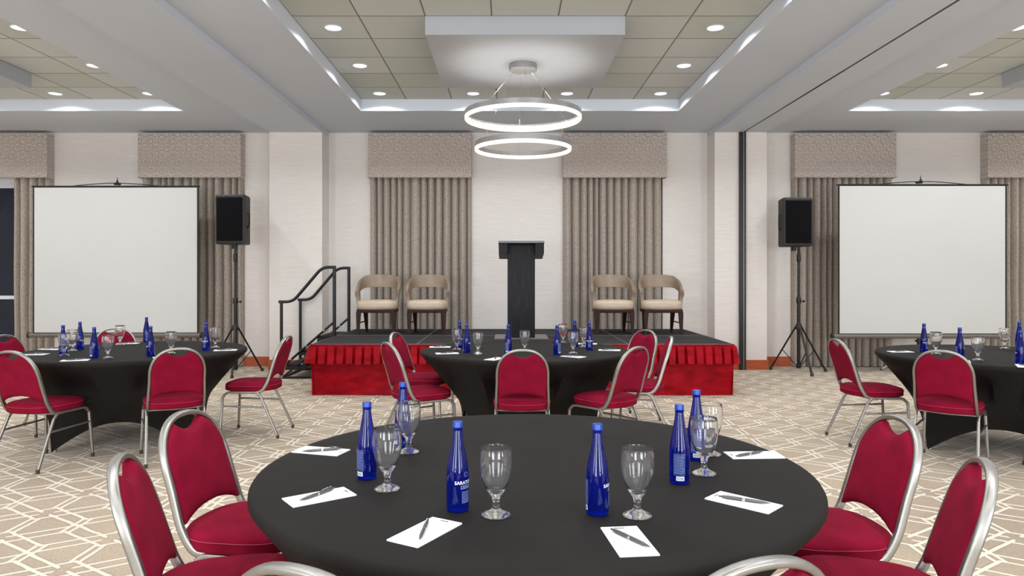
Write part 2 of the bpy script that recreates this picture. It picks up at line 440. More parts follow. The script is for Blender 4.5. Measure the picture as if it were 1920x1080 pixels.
# ------------------------------------------------------------------ valances and curtains
VN = ['leftmost of the valances, above the dark window', 'valance behind the left projection screen, beside the left pier',
      'valance left of the lectern, beside the ring lights', 'valance right of the lectern, beside the ring lights',
      'valance between the right loudspeaker and the right projection screen', 'rightmost of the valances, beyond the right projection screen']
def smoothn(L, n): return [L[0] + (L[-1] - L[0]) * i / n for i in range(n + 1)]
for (a, b), nm in zip(WIN, VN):
    v = empty('valance', 'taupe embossed scroll ' + nm, 'valance', ((a + b) / 2, YW, 2.896), 0, 'embossed valances along the back wall')
    hw = (b - a) / 2 - .006
    g = G().box(-hw, hw, -.180, -.162, 0, .675, .006); g.box(-hw, -hw + .012, -.161, -.002, 0, .675); g.box(hw - .012, hw, -.161, -.002, 0, .675)
    g.build('valance_board', M['valance'], v)
    g = G(); zz = .004
    g.sweep([(-hw, -.182, zz), (hw, -.182, zz)], .01); g.sweep([(-hw, -.182, .671), (hw, -.182, .671)], .01)
    g.build('welt', M['valance'], v)
def curtain(x0, x1, label, seed):
    rnd = random.Random(seed); w = x1 - x0; nf = max(3, round(w / .118))
    # fold widths vary
    ws = [rnd.uniform(.7, 1.35) for _ in range(nf)]; tot = sum(ws); ed = [0]
    for q in ws: ed.append(ed[-1] + q / tot)
    am = [rnd.uniform(.7, 1.0) for _ in range(nf)]; per = 18; NZ = 14; H = 2.975
    dr = [rnd.uniform(-.012, .012) for _ in range(nf + 1)]
    cols = nf * per + 1; v = []; f = []
    for k in range(NZ + 1):
        z = .012 + (H - .012) * k / NZ; lo = 1 - k / NZ
        for c in range(cols):
            fi = min(c // per, nf - 1); u = (c - fi * per) / per
            s0 = ed[fi] * w + (dr[fi] * lo if 0 < fi else 0); s1 = ed[fi + 1] * w + (dr[fi + 1] * lo if fi + 1 < nf else 0)
            ph = 2 * pi * u
            xx = s0 + (s1 - s0) * (u - .13 * sin(ph))
            yy = -(.5 - .5 * cos(ph)) ** .9 * .135 * am[fi] * (1 - .12 * lo * sin(3 * z + fi))
            v.append((xx - w / 2, yy, z))
    for k in range(NZ):
        for c in range(cols - 1):
            i = k * cols + c; f.append((i, i + 1, i + cols + 1, i + cols))
    n = len(v)
    v += [(p[0], p[1] + .006, p[2]) for p in v]; f += [tuple(reversed([q + n for q in fa])) for fa in f]
    for k in range(NZ):
        for c in (0, cols - 1):
            i = k * cols + c; f.append((i, i + cols, i + cols + n, i + n) if c == 0 else (i + cols, i, i + n, i + cols + n))
    o = mesh('curtain', v, f, M['curtain'], None, angle=80); o.location = ((x0 + x1) / 2, YW - .012, 0)
    tag(o, label, 'curtain', 'pleated curtains along the back wall'); return o
curtain(-7.60, -7.03, 'pleated taupe curtain drawn open beside the dark window', 1)
curtain(-5.64, -4.88, 'pleated taupe curtain hidden mostly behind the left projection screen', 2)
curtain(-4.88, -4.08, 'pleated taupe curtain between the left screen and the left loudspeaker', 3)
curtain(-2.13, -1.35, 'pleated taupe curtain behind the leftmost lounge chair on the stage', 4)
curtain(-1.35, -.565, 'pleated taupe curtain just left of the lectern, behind the second lounge chair', 5)
curtain(.842, 1.63, 'pleated taupe curtain just right of the lectern, behind the third lounge chair', 6)
curtain(1.63, 2.36, 'pleated taupe curtain behind the rightmost lounge chair on the stage', 7)
curtain(4.37, 5.14, 'pleated taupe curtain behind the right loudspeaker stand', 8)
curtain(5.14, 5.91, 'pleated taupe curtain mostly covered by the right projection screen', 9)
curtain(7.31, 8.10, 'pleated taupe curtain past the right edge of the right projection screen', 10)

# ------------------------------------------------------------------ lights
def lamp_proto():
    r = empty('downlight', 'd', 'ceiling light')
    g = G(); g.lathe([(.088, 0), (.09, -.006), (.078, -.008), (.074, -.002), (.074, 0)], 28); g.build('trim_ring', M['paint_white'], r)
    g = G(); g.lathe([(.074, -.003), (.066, -.0015), (.045, -.0009), (.0, -.0006)], 28); g.build('reflector', M['lamp_light'], r)
    g = G()
    for q in range(3): g.lathe([(.02 + .018 * q, -.0025), (.022 + .018 * q, -.005), (.024 + .018 * q, -.0025)], 24)
    g.build('lens_ridge', M['reflector'], r)
    L = bpy.data.lights.new('lamp_bulb', 'AREA'); L.shape = 'DISK'; L.size = .13; L.energy = LAMP_W; L.color = (.94, .97, 1.0); L.spread = R(150)
    lo = bpy.data.objects.new('lamp_bulb', L); COL.objects.link(lo); lo.parent = r; lo.location = (0, 0, -.015)
    return r
LP = None; nlab = 0
cofname = {0: 'central', 1: 'left hand', 2: 'right hand'}
rowname = {6: 'back row', 4: 'second row from the back', 2: 'third row from the back', 0: 'front row'}
colname = {0: 'leftmost', 2: 'second from the left', 4: 'second from the right', 6: 'rightmost'}
for ci, cx in enumerate(XC):
    for cj, cy in enumerate(YC):
        for r_ in (6, 4, 2, 0):
            for c_ in ((0, 2, 4, 6) if r_ in (6, 0) else (0, 6)):
                if ci == 1 and c_ < 0: continue
                if LP is None: LP = lamp_proto(); o = LP
                else: o = dup(LP)
                o.location = (cx - hx + (c_ + .5) * TS, cy - hx + (r_ + .5) * TS, ZT)
                if cj == 0: o['label'] = 'recessed downlight, %s in the %s of the %s coffer' % (colname[c_], rowname[r_], cofname[ci])
                else: o['label'] = 'downlight above the camera, %s, %s, %s coffer' % (colname[c_], rowname[r_], cofname[ci])
                o['group'] = 'recessed downlights in the ceiling coffers'
def chandelier(cx, cy, label):
    c = empty('ring_chandelier', label, 'chandelier', (cx, cy, 3.60))
    G().lathe([(.145, 0), (.146, -.004), (.146, -.058), (.140, -.064), (0, -.066)], 40).build('canopy', M['grey_metal'], c)
    for D, z in ((1.22, -.545), (1.01, -.868)):
        r = D / 2
        ring = G(); pr = [(r, .05), (r, 0), (r - .028, 0), (r - .028, .006), (r - .004, .006), (r - .004, .05), (r, .05)]  # tall outer lip shaped to keep the added glow inside the ring
        ring.lathe([(a, b + z) for a, b in pr], 96); o = ring.build('ring_housing', M['grey_metal'], c)
        if z > -.6:
            G().lathe([(r - .0055, .026 + z), (r - .026, .0075 + z)], 96, caps=False).build('uplight_strip', M['uplight'], c)
        ring = G(); pr = [(r - .001, 0), (r - .002, -.030), (r - .007, -.036), (r - .021, -.036), (r - .026, -.030), (r - .027, 0), (r - .001, 0)]
        ring.lathe([(a, b + z - .001) for a, b in pr], 96); ring.build('ring_diffuser', M['ring_light'], c)
    for k_, (D, z) in enumerate(((1.22, -.52), (1.01, -.843))):
        for q in range(3):
            a = R(120 * q + 35 + 60 * k_); a2 = a
            G().cyl((.11 * cos(a), .11 * sin(a), -.06), ((D / 2 - .014) * cos(a2), (D / 2 - .014) * sin(a2), z), .0013, 6).build('suspension_cable', M['chrome'], c)
    return c
c0 = chandelier(XC[0], YC[0], 'two glowing ring chandelier hanging from the white panel above the stage')
c1 = dup(c0); c1.location.x = XC[1]; c1['label'] = 'two ring chandelier of the left hand bay, beyond the left edge'
c2 = dup(c0); c2.location.x = XC[2]; c2['label'] = 'two ring chandelier of the right hand bay, beyond the right edge'

# ------------------------------------------------------------------ stage
SX0, SX1, SY0, SY1, SZ = -2.30, 2.63, 8.29, 10.70, .60
stg = empty('stage', 'low black topped platform stage with red pleated skirt', 'stage', (0, 0, 0))
nx, ny = 4, 2; dx = (SX1 - SX0) / nx; dy = (SY1 - SY0) / ny
for i in range(nx):
    for j in range(ny):
        x0, y0 = SX0 + i * dx, SY0 + j * dy
        p = G().box(x0 + .004, x0 + dx - .004, y0 + .004, y0 + dy - .004, SZ - .05, SZ - .001).build('deck_panel', M['deck'], stg, smooth=False)
        g = G(); e = .011
        for q in ((x0, x0 + e, y0, y0 + dy), (x0 + dx - e, x0 + dx, y0, y0 + dy), (x0 + e, x0 + dx - e, y0, y0 + e), (x0 + e, x0 + dx - e, y0 + dy - e, y0 + dy)):
            g.box(q[0] + .0005, q[1] - .0005, q[2] + .0005, q[3] - .0005, SZ - .055, SZ + .0008)
        g.build('edge_trim', M['alu'], p, smooth=False)
g = G()
for x in (SX0 + .1, SX0 + dx, SX0 + 2 * dx, SX0 + 3 * dx, SX1 - .1):
    for y in (SY0 + .12, SY0 + dy, SY1 - .12): g.cyl((x, y, 0), (x, y, SZ - .05), .024, 12)
g.build('support_leg', M['black_metal'], stg)
def along(path, step):
    """points and outward normals along an open path, with arc length"""
    out = []; s = 0
    for (a, b) in zip(path[:-1], path[1:]):
        a, b = Vector((*a, 0)), Vector((*b, 0)); L = (b - a).length; d = (b - a) / L; nrm = Vector((d.y, -d.x, 0)); n = max(2, int(L / step))
        for i in range(n + 1): out.append((a + d * (L * i / n), nrm, s + L * i / n))
        s += L
    return out
path = [(SX0, 9.60), (SX0, SY0), (SX1, SY0), (SX1, SY1)]
def skirt(z0, z1, fn, rows, name, step=.006):
    P = along(path, step); v = []; f = []; n = len(P)
    for k in range(rows + 1):
        u = k / rows; z = z1 + (z0 - z1) * u
        for p, nr, s in P:
            off, dz = fn(s, u); q = p + nr * off; v.append((q.x, q.y, z + dz))
    for k in range(rows):
        for i in range(n - 1):
            a = k * n + i; f.append((a, a + n, a + n + 1, a + 1))
    m = len(v); v += [(p[0], p[1], p[2]) for p in v]
    # inner face
    for k in range(rows + 1):
        for i, (p, nr, s) in enumerate(P):
            q = Vector(v[m + k * n + i]) - nr * .004; v[m + k * n + i] = (q.x, q.y, q.z)
    f += [tuple(reversed([q + m for q in fa])) for fa in f]
    return mesh(name, v, f, M['satin'], stg, angle=70)
def pleat(s, u):
    p = (s / .107) % 1; k = int(s / .107)
    box = .055 * (1 - max(0, min(1, (abs(p - .5) - .36) / .08)))
    return .010 + box * (.45 + .75 * u) + .006 * sin(k * 2.1 + 3 * u) * u + .008 * u, .004 * sin(k * 1.7) * u
skirt(.375, .575, pleat, 8, 'pleated_valance')
def fall(s, u):
    return .004 + .012 * sin(s * 2.3 + u * 2.0) * u + .010 * sin(s * 5.1 - u * 3.5) * u * (1 - .3 * u) - .018 * u, (.004 * sin(s * 3) if u > .99 else 0) + .006 * (u > .99)
skirt(0.0, .46, fall, 12, 'lower_skirt', .03)
skirt(.565, .60 - .004, lambda s, u: (.014, 0), 1, 'skirt_band', .05)

# stairs with handrails at the left end of the stage
sr = empty('stage_stairs', 'black folding stair unit with two handrails at the left end of the stage', 'stairs', (0, 0, 0))
YA, YBk = 9.66, 10.54
for (x0, x1, z) in ((-3.04, -2.76, .19), (-2.83, -2.55, .385), (-2.60, -2.335, .575)):
    G().box(x0, x1, YA + .03, YBk - .03, z - .035, z, .008).build('tread', M['deck'], sr)
for y in (YA, YBk):
    G().sweep([(-3.02, y, .20), (-2.36, y, .78)], .03, .05, (0, 1, 0), 8, 6).build('stringer', M['black_metal'], sr)
    G().sweep([(-3.06, y + .03, .03), (-2.40, y + .03, .56)], .025, .04, (0, 1, 0), 8, 6).build('scissor_brace', M['black_metal'], sr)
    hr = empty('handrail', None, None); hr.parent = sr
    hr.name = 'handrail'
    top = fillet([(-3.12, y, 1.045), (-2.93, y, 1.045), (-2.53, y, 1.515), (-2.345, y, 1.515)], .11, 5)
    G().sweep(top, .042, .042, (0, 1, 0), 12).build('top_rail', M['black_metal'], hr)
    G().sweep([(-3.085, y, .0), (-3.085, y, 1.045)], .042, .042, (0, 1, 0), 12).build('post', M['black_metal'], hr)
    G().sweep([(-2.365, y, .38), (-2.365, y, 1.512)], .046, .046, (0, 1, 0), 12).build('post', M['black_metal'], hr)
    g = G()
    for (bx, bz) in ((-2.95, .262), (-2.74, .446), (-2.50, .657), (-2.80, .205)):
        g.cyl((bx, y - .028, bz), (bx, y - .02, bz), .011, 10)
    g.build('bolt', M['zinc'], sr)
g = G().box(-3.10, -2.36, YA - .02, YA + .02, 0, .03); g.box(-3.10, -2.36, YBk - .02, YBk + .02, 0, .03); g.box(-3.10, -3.06, YA, YBk, 0, .03)
g.box(-3.06, -2.76, YA, YA + .03, .12, .165); g.box(-2.86, -2.55, YA, YA + .03, .32, .36); g.box(-2.6, -2.34, YA, YA + .03, .5, .55)
g.build('base_frame', M['black_metal'], sr, smooth=False)

# lectern
lc = empty('lectern', 'tall slim black wood grain lectern standing mid stage', 'lectern', (.165, 9.05, SZ))
G().box(-.175, .175, -.02, .28, .012, 1.19, .004).build('column', M['laminate'], lc)
G().box(-.34, .34, -.14, .50, 0.001, .012).build('base_plate', M['plate'], lc, smooth=False)
hd = empty('x'); hd.name = 'reading_desk'; hd.parent = lc
for s_ in (-1, 1):
    a, b = (-.285, -.175) if s_ < 0 else (.175, .285)
    G().add([(a, -.12, 1.085), (a, .36, 1.02), (a, .36, 1.17), (a, -.12, 1.205), (b, -.12, 1.085), (b, .36, 1.02), (b, .36, 1.17), (b, -.12, 1.205)],
            [(0, 1, 2, 3), (4, 7, 6, 5), (0, 4, 5, 1), (3, 2, 6, 7), (0, 3, 7, 4), (1, 5, 6, 2)]).build('desk_wing', M['laminate'], hd, smooth=False)
G().add([(-.29, -.14, 1.212), (.29, -.14, 1.212), (.29, .38, 1.165), (-.29, .38, 1.165), (-.29, -.14, 1.237), (.29, -.14, 1.237), (.29, .38, 1.19), (-.29, .38, 1.19)],
        [(0, 3, 2, 1), (4, 5, 6, 7), (0, 1, 5, 4), (1, 2, 6, 5), (2, 3, 7, 6), (3, 0, 4, 7)]).build('desk_top', M['lectern_edge'], hd, smooth=False)

# lounge chairs on the stage: open barrel back, dark tapered legs
def lounge():
    r = empty('lounge_chair', 'x', 'chair')
    # seat cushion (local front is -y)
    def out(a, sx, sy):
        p = 3.2; c, s_ = cos(a), sin(a); q = (abs(c) ** p + abs(s_) ** p) ** (-1 / p)
        y = s_ * q * sy; wdt = sx * (1 - .10 * max(0, s_ * q)); return (c * q * wdt, y)
    n = 40; v = []; f = []
    lv = [(.335, .93), (.345, .985), (.375, 1.0), (.415, .99), (.44, .95), (.458, .85), (.465, .6), (.467, .3), (.467, .0)]
    for z, k_ in lv:
        for i in range(n):
            x, y = out(2 * pi * i / n, .285, .265); v.append((x * max(k_, .001), y * max(k_, .001), z))
    for k_ in range(len(lv) - 1):
        for i in range(n):
            j = (i + 1) % n; f.append((k_ * n + i, k_ * n + j, (k_ + 1) * n + j, (k_ + 1) * n + i))
    f.append(tuple(reversed(range(n))))
    mesh('seat', v, f, M['leather_seat'], r, angle=60)
    # curved back band running down into the arm posts
    def band(a):
        """a from -1 (right arm front) to 1 : plan position, lower and upper height"""
        th = a * R(118); rx, ry = .285, .27
        x = rx * sin(th); y = .02 + ry * cos(th)
        if abs(th) > R(90): x = math.copysign(rx, th) * (1 - .0 * (abs(th) - R(90))); y = .02 - (abs(th) - R(90)) * .20
        drop = max(0, (abs(th) - R(45)) / R(73)); s_ = drop * drop * (3 - 2 * drop)
        cr = .030 * min(1, abs(th) / R(60)) ** 2; top = .820 - cr - .19 * s_; bot = .635 - cr * .4 - .12 * s_
        lean = .05 * (1 - s_)
        return x, y + lean, bot, top, th
    N = 48; v = []; f = []; K = 10
    for i in range(N + 1):
        a = -1 + 2 * i / N; x, y, b, t_, th = band(a)
        nx_, ny_ = sin(th), cos(th); thick = .024; zc, hh_ = (b + t_) / 2, (t_ - b) / 2
        for k_ in range(K):
            q = 2 * pi * (k_ + .5) / K; c, s_ = cos(q), sin(q); pw = 5; m_ = (abs(c) ** pw + abs(s_) ** pw) ** (-1 / pw)
            off = c * m_ * thick; zz = s_ * m_ * hh_
            v.append((x + nx_ * off, y + ny_ * (off + .0) + (.035 * zz / .09 * (1 - min(1, abs(th) / R(90))) if True else 0), zc + zz))
    for i in range(N):
        for k_ in range(K):
            j = (k_ + 1) % K; f.append((i * K + k_, (i + 1) * K + k_, (i + 1) * K + j, i * K + j))
    f.append(tuple(range(K))); f.append(tuple(reversed(range(N * K, (N + 1) * K))))
    mesh('backrest', v, f, M['leather'], r, angle=50)
    for s_ in (-1, 1):
        g = G(); v = []
        for z, y0, y1, xo in ((.36, -.085, .035, .262), (.46, -.08, .03, .266), (.52, -.085, .05, .272), (.57, -.10, .09, .28)):
            v += [(s_ * (xo - .022), y0, z), (s_ * (xo + .022), y0, z), (s_ * (xo + .022), y1, z), (s_ * (xo - .022), y1, z)]
        f = []
        for k_ in range(3):
            for i in range(4):
                j = (i + 1) % 4; q = (k_ * 4 + i, k_ * 4 + j, k_ * 4 + 4 + j, k_ * 4 + 4 + i); f.append(q if s_ > 0 else q[::-1])
        f.append((3, 2, 1, 0) if s_ > 0 else (0, 1, 2, 3)); f.append((12, 13, 14, 15) if s_ > 0 else (15, 14, 13, 12))
        mesh('arm_post', v, f, M['leather'], r, angle=30)
    G().box(-.262, .262, -.245, .235, .292, .34, .012).build('seat_frame', M['darkwood'], r)
    def leg(x, y, x2, y2):
        g = G(); a, b = .031, .016; v = [(x + i * a, y + j * a, .30) for j in (-1, 1) for i in (-1, 1)] + [(x2 + i * b, y2 + j * b, 0) for j in (-1, 1) for i in (-1, 1)]
        g.add(v, [(0, 1, 3, 2), (4, 6, 7, 5), (0, 4, 5, 1), (2, 3, 7, 6), (0, 2, 6, 4), (1, 5, 7, 3)]); g.build('leg', M['darkwood'], r, smooth=False)
    for s_ in (-1, 1):
        leg(s_ * .235, -.215, s_ * .240, -.235); leg(s_ * .20, .20, s_ * .195, .285)
        G().sweep([(s_ * .237, -.225, .155), (s_ * .198, .24, .155)], .012, .022, (0, 0, 1), 4).build('stretcher', M['darkwood'], r)
    return r
LG = [(-1.815, 9.90, 3, 'taupe leather lounge chair nearest the stage stairs, open barrel back'),
      (-1.12, 9.90, 2, 'taupe leather lounge chair on the stage, second from the stairs, left of the lectern'),
      (1.455, 9.90, -1, 'taupe leather lounge chair on the stage, first to the right of the lectern'),
      (2.125, 9.90, -3, 'taupe leather lounge chair at the far right of the stage')]
L0 = None
for x, y, rz, lab in LG:
    if L0 is None: L0 = lounge(); o = L0
    else: o = dup(L0)
    o.location = (x, y, SZ + .001); o.rotation_euler.z = R(rz); o['label'] = lab; o['group'] = 'lounge chairs on the stage'

# ------------------------------------------------------------------ projection screens
def screen():
    r = empty('projection_screen', 'x', 'projection screen')
    w = 1.19
    o = G().box(-w - .022, w + .022, -.004, .004, .555, 2.705).build('screen_border', M['black_metal'], r, smooth=False)
    G().box(-w, w, -.006, .006, .57, 2.69).build('screen_fabric', M['screen'], o, smooth=False)
    cs = G().sweep([(-w - .09, .02, .53), (w + .05, .02, .53)], .075, .072, n=16).build('roller_case', M['case'], r)
    g = G()
    for x in (-w - .095, w + .055): g.cyl((x - .012, .02, .53), (x + .012, .02, .53), .043, 16)
    g.build('end_cap', M['black_plastic'], cs)
    G().cyl((-w - .04, 0, 2.708), (w + .04, 0, 2.708), .011, 10).build('top_bar', M['black_metal'], r)
    arc = [(-.62 + 1.24 * i / 16, .0, 2.715 + .042 * (1 - (abs(-1 + i / 8)) ** 1.6)) for i in range(17)]
    G().sweep(arc, .012, .012, (0, 1, 0), 8).build('hanger_wire', M['black_metal'], r)
    pl = G().cyl((0, .07, .15), (0, .07, 2.77), .018, 12).build('pole', M['chrome'], r)
    g = G(); g.box(-.05, .03, .03, .09, 2.735, 2.765, .006); g.cyl((0, .04, 2.76), (.0, .04, 2.80), .022, 12, .01); g.cyl((0, .04, 2.80), (0, .04, 2.85), .008, 8, .003)
    g.build('hook', M['black_metal'], r)
    g = G(); g.cyl((0, .07, .40), (0, .07, .49), .032, 12); g.box(-.05, .05, .03, .1, .44, .47, .006); g.build('pole_clamp', M['black_plastic'], r)
    for a in (140, 30, -95):
        e = (.55 * cos(R(a)), .07 + .55 * sin(R(a)) * .72, .015)
        lg = G().sweep([(.03 * cos(R(a)), .07 + .03 * sin(R(a)), .34), (.30 * cos(R(a)), .07 + .3 * sin(R(a)) * .72, .165), e], .026, .02, n=8).build('leg', M['frame_white'], r)
        G().lathe([(.018, -.012), (.02, 0), (.016, .012)], 10, Matrix.Translation(e)).build('rubber_foot', M['rubber'], lg)
    return r
s1 = screen(); s1.location = (-5.745, 10.40, 0); s1['label'] = 'portable tripod projection screen behind the left round table'; s1['group'] = 'portable projection screens'
s2 = dup(s1); s2.location = (5.955, 10.22, 0); s2['label'] = 'portable tripod projection screen behind the right round table'

# ------------------------------------------------------------------ loudspeakers on tripods
def spk_stand(x, y, angs, label):
    r = empty('speaker_stand', label, 'speaker stand', (x, y, 0), 0, 'tripod stands under the loudspeakers')
    G().cyl((0, 0, .06), (0, 0, 1.05), .0235, 14).build('lower_pole', M['black_metal'], r)
    G().cyl((0, 0, 1.04), (0, 0, 1.83), .0175, 14).build('upper_pole', M['black_metal'], r)
    g = G(); g.lathe([(.03, 1.0), (.034, 1.01), (.034, 1.07), (.028, 1.09)], 16); g.cyl((.02, 0, 1.03), (.075, 0, 1.03), .008, 8); g.cyl((.065, 0, 1.03), (.085, 0, 1.03), .018, 10)
    g.build('height_collar', M['black_plastic'], r)
    g = G(); g.lathe([(.033, .62), (.042, .63), (.042, .69), (.03, .71)], 16); g.lathe([(.022, 1.60), (.028, 1.61), (.028, 1.70), (.022, 1.72)], 14); g.build('hub', M['black_plastic'], r)
    G().lathe([(.03, .06), (.034, .07), (.034, .11), (.03, .12)], 14).build('brace_ring', M['black_plastic'], r)
    for a in angs:
        c, s_ = cos(R(a)), sin(R(a)); rad = .42
        lg = G().sweep([(.04 * c, .04 * s_, .665), (rad * c, rad * s_, .018)], .032, .022, n=8, power=4).build('leg', M['black_metal'], r)
        G().lathe([(.022, -.018), (.026, 0), (.02, .03)], 10, Matrix.Translation((rad * c, rad * s_, .018))).build('rubber_foot', M['rubber'], lg)
        G().sweep([(.03 * c, .03 * s_, .09), (.245 * c, .245 * s_, .32)], .018, .008, n=6, power=4).build('brace', M['black_metal'], r)
    return r
spk_stand(-3.88, 10.10, (-75, 50, 170), 'black tripod speaker stand between the left screen and the left pier')
spk_stand(4.21, 10.30, (-88, 8, 135), 'black tripod speaker stand in front of the right bay curtain')
def speaker(x, y, z, rz, label):
    r = empty('loudspeaker', label, 'loudspeaker', (x, y, z), R(rz), 'loudspeakers on tripod stands')
    H = .70; fr = [(-.205, -.13), (.205, -.13), (.205, -.06), (.15, .20), (-.15, .20), (-.205, -.06)]
    n = len(fr); v = []
    for zz, k_ in ((0, .93), (.02, 1), (H - .02, 1), (H, .93)): v += [(a * k_, b * k_, zz) for a, b in fr]
    f = [(k_ * n + i, k_ * n + (i + 1) % n, (k_ + 1) * n + (i + 1) % n, (k_ + 1) * n + i) for k_ in range(3) for i in range(n)]
    f += [tuple(reversed(range(n))), tuple(range(3 * n, 4 * n))]
    mesh('cabinet', v, f, M['black_plastic'], r, smooth=False)
    G().box(-.185, .185, -.143, -.125, .045, H - .045, .012).build('grille', M['grille'], r)
    for s_ in (-1, 1):
        G().sweep([(s_ * .19, .02, .24), (s_ * .215, .03, .27), (s_ * .215, .03, .43), (s_ * .19, .02, .46)], .02, .03, n=8).build('handle', M['black_plastic'], r)
    G().lathe([(.035, -.06), (.035, 0)], 14, Matrix.Translation((0, .02, 0))).build('pole_socket', M['black_plastic'], r)
    return r
speaker(-3.91, 10.12, 1.845, -4, 'black loudspeaker on a tripod in front of the left pier')
speaker(4.14, 10.28, 1.82, 3, 'black loudspeaker on a tripod beside the right projection screen')

# ------------------------------------------------------------------ round tables with fitted covers
# x, y, facing direction in degrees, label
CH = [
 (-.887, 2.143, 17, 'crimson banquet chair cropped at the lower left of the foreground table, seen edge on'),
 (-1.010, 2.720, -10, 'crimson banquet chair at the left of the foreground table, showing its whole front'),
 (-.280, 1.520, 67, 'banquet chair at the bottom edge left of centre, only its arched top showing'),
 (.390, 1.560, 109, 'banquet chair at the bottom edge right of centre, only its arched top showing'),
 (1.205, 2.650, 182, 'crimson banquet chair at the right of the foreground table, showing its whole front'),
 (1.120, 2.120, 158, 'crimson banquet chair cropped at the lower right corner, seen edge on'),
 (.104, 5.380, 90, 'crimson banquet chair with its back to the camera, centred at the middle table'),
 (-.750, 5.810, 31, 'crimson banquet chair at the front left of the table before the stage'),
 (-.820, 6.640, -12, 'crimson banquet chair half hidden behind another, back left of the middle table'),
 (.790, 5.510, 135, 'crimson banquet chair turned away at the front right of the table before the stage'),
 (1.150, 6.900, 212, 'crimson chair at the back right of the middle table, only its upper back showing'),
 (1.170, 6.250, 172, 'crimson banquet chair seen side on, rightmost at the table before the stage'),
 (-2.210, 6.300, 180, 'crimson banquet chair seen side on, right of the table by the left screen'),
 (-2.560, 5.450, 121, 'crimson banquet chair with its back to the camera at the left table'),
 (-3.469, 5.270, 78, 'crimson banquet chair at the left edge, nearest chair of the left table'),
 (-4.300, 6.370, -8, 'crimson banquet chair cut by the left edge, behind the nearer chair'),
 (-3.870, 7.050, -54, 'crimson banquet chair on the far side of the left table, just below the screen'),
 (3.020, 6.000, 0, 'crimson banquet chair seen side on, left of the table by the right screen'),
 (3.260, 5.260, 49, 'crimson banquet chair with its back to the camera at the right table'),
 (4.055, 5.010, 100, 'crimson banquet chair cut off by the right edge beside the right table'),
]
TZ, TR = .745, .914
_sl = {}
def seat_limit(x, y, a):
    key = (x, y, round(a, 4))
    if key not in _sl:
        best = 9.
        for cx, cy, d, _ in CH:
            if math.hypot(cx - x, cy - y) > 1.4: continue
            fx, fy = cos(R(d)), sin(R(d)); rr = .35
            while rr < .95:
                px, py = x + rr * cos(a) - cx, y + rr * sin(a) - cy
                if -.2 < px * fx + py * fy < .285 and abs(-px * fy + py * fx) < .24: best = min(best, rr); break
                rr += .01
        _sl[key] = best
    return _sl[key]
def table(x, y, foot0, label):
    r = empty('round_table', label, 'table', (x, y, 0), 0, 'round tables with charcoal stretch covers')
    NA = 144; v = []; f = []
    rings = [(.25, TZ), (.5, TZ), (.75, TZ), (.87, TZ), (.900, TZ - .001), (.909, TZ - .005), (.914, TZ - .014), (.915, TZ - .028), (.909, TZ - .038)]
    v.append((0, 0, TZ)); NS = 18
    for rr, z in rings:
        for i in range(NA): a = 2 * pi * i / NA; v.append((rr * cos(a), rr * sin(a), z))
    for k_ in range(1, NS + 1):
        t_ = k_ / NS
        for i in range(NA):
            a = 2 * pi * i / NA; d = ((math.degrees(a) - foot0 + 45) % 90) - 45      # degrees from nearest foot
            s_ = abs(d) / 45
            Rb = .70 * cos(R(45)) / cos(R(45 - abs(d))); Rb = Rb * .8 + .2 * (.70 - .16 * s_)
            zb = .215 * (1 - (1 - s_) ** 2.4)
            sag = -.045 * sin(pi * t_) * (1 - s_) ** 1.5 - .012 * sin(pi * t_)
            rr = .909 + (Rb - .909) * t_ + sag
            z = (TZ - .038) + (zb - (TZ - .038)) * t_
            # the stretch fabric is pushed in where a chair seat stands against it
            if z < .66:
                lim = seat_limit(x, y, a)
                if lim < rr: w_ = min(1, (.66 - z) / .16); rr += (lim - .015 - rr) * w_
            v.append((rr * cos(a), rr * sin(a), max(z, .002)))
    for i in range(NA): f.append((0, 1 + i, 1 + (i + 1) % NA))
    tot = len(rings) + NS
    for k_ in range(tot - 1):
        for i in range(NA):
            j = (i + 1) % NA; a, b = 1 + k_ * NA, 1 + (k_ + 1) * NA; f.append((a + i, b + i, b + j, a + j))
    o = mesh('fitted_cover', v, f, M['cloth'], r, angle=50)
    G().lathe([(.89, TZ - .03), (.9, TZ - .026), (.9, TZ - .006), (.89, TZ - .004), (0, TZ - .004)], 64).build('tabletop', M['darkwood'], r)
    for k_ in range(4):
        a = R(foot0 + 90 * k_)
        G().cyl((.672 * cos(a), .672 * sin(a), 0.0), (.60 * cos(a), .60 * sin(a), TZ - .03), .014, 10).build('leg', M['steel'], r)
    return r
TBL = {'near': (.086, 2.418), 'mid': (.145, 6.27), 'left': (-3.25, 6.20), 'right': (4.04, 5.84)}
table(*TBL['near'], 20, 'large round charcoal covered table in the foreground')
table(*TBL['mid'], -125, 'round charcoal covered table directly in front of the stage')
table(*TBL['left'], -120, 'round charcoal covered table in front of the left projection screen')
table(*TBL['right'], 192, 'round charcoal covered table in front of the right projection screen')

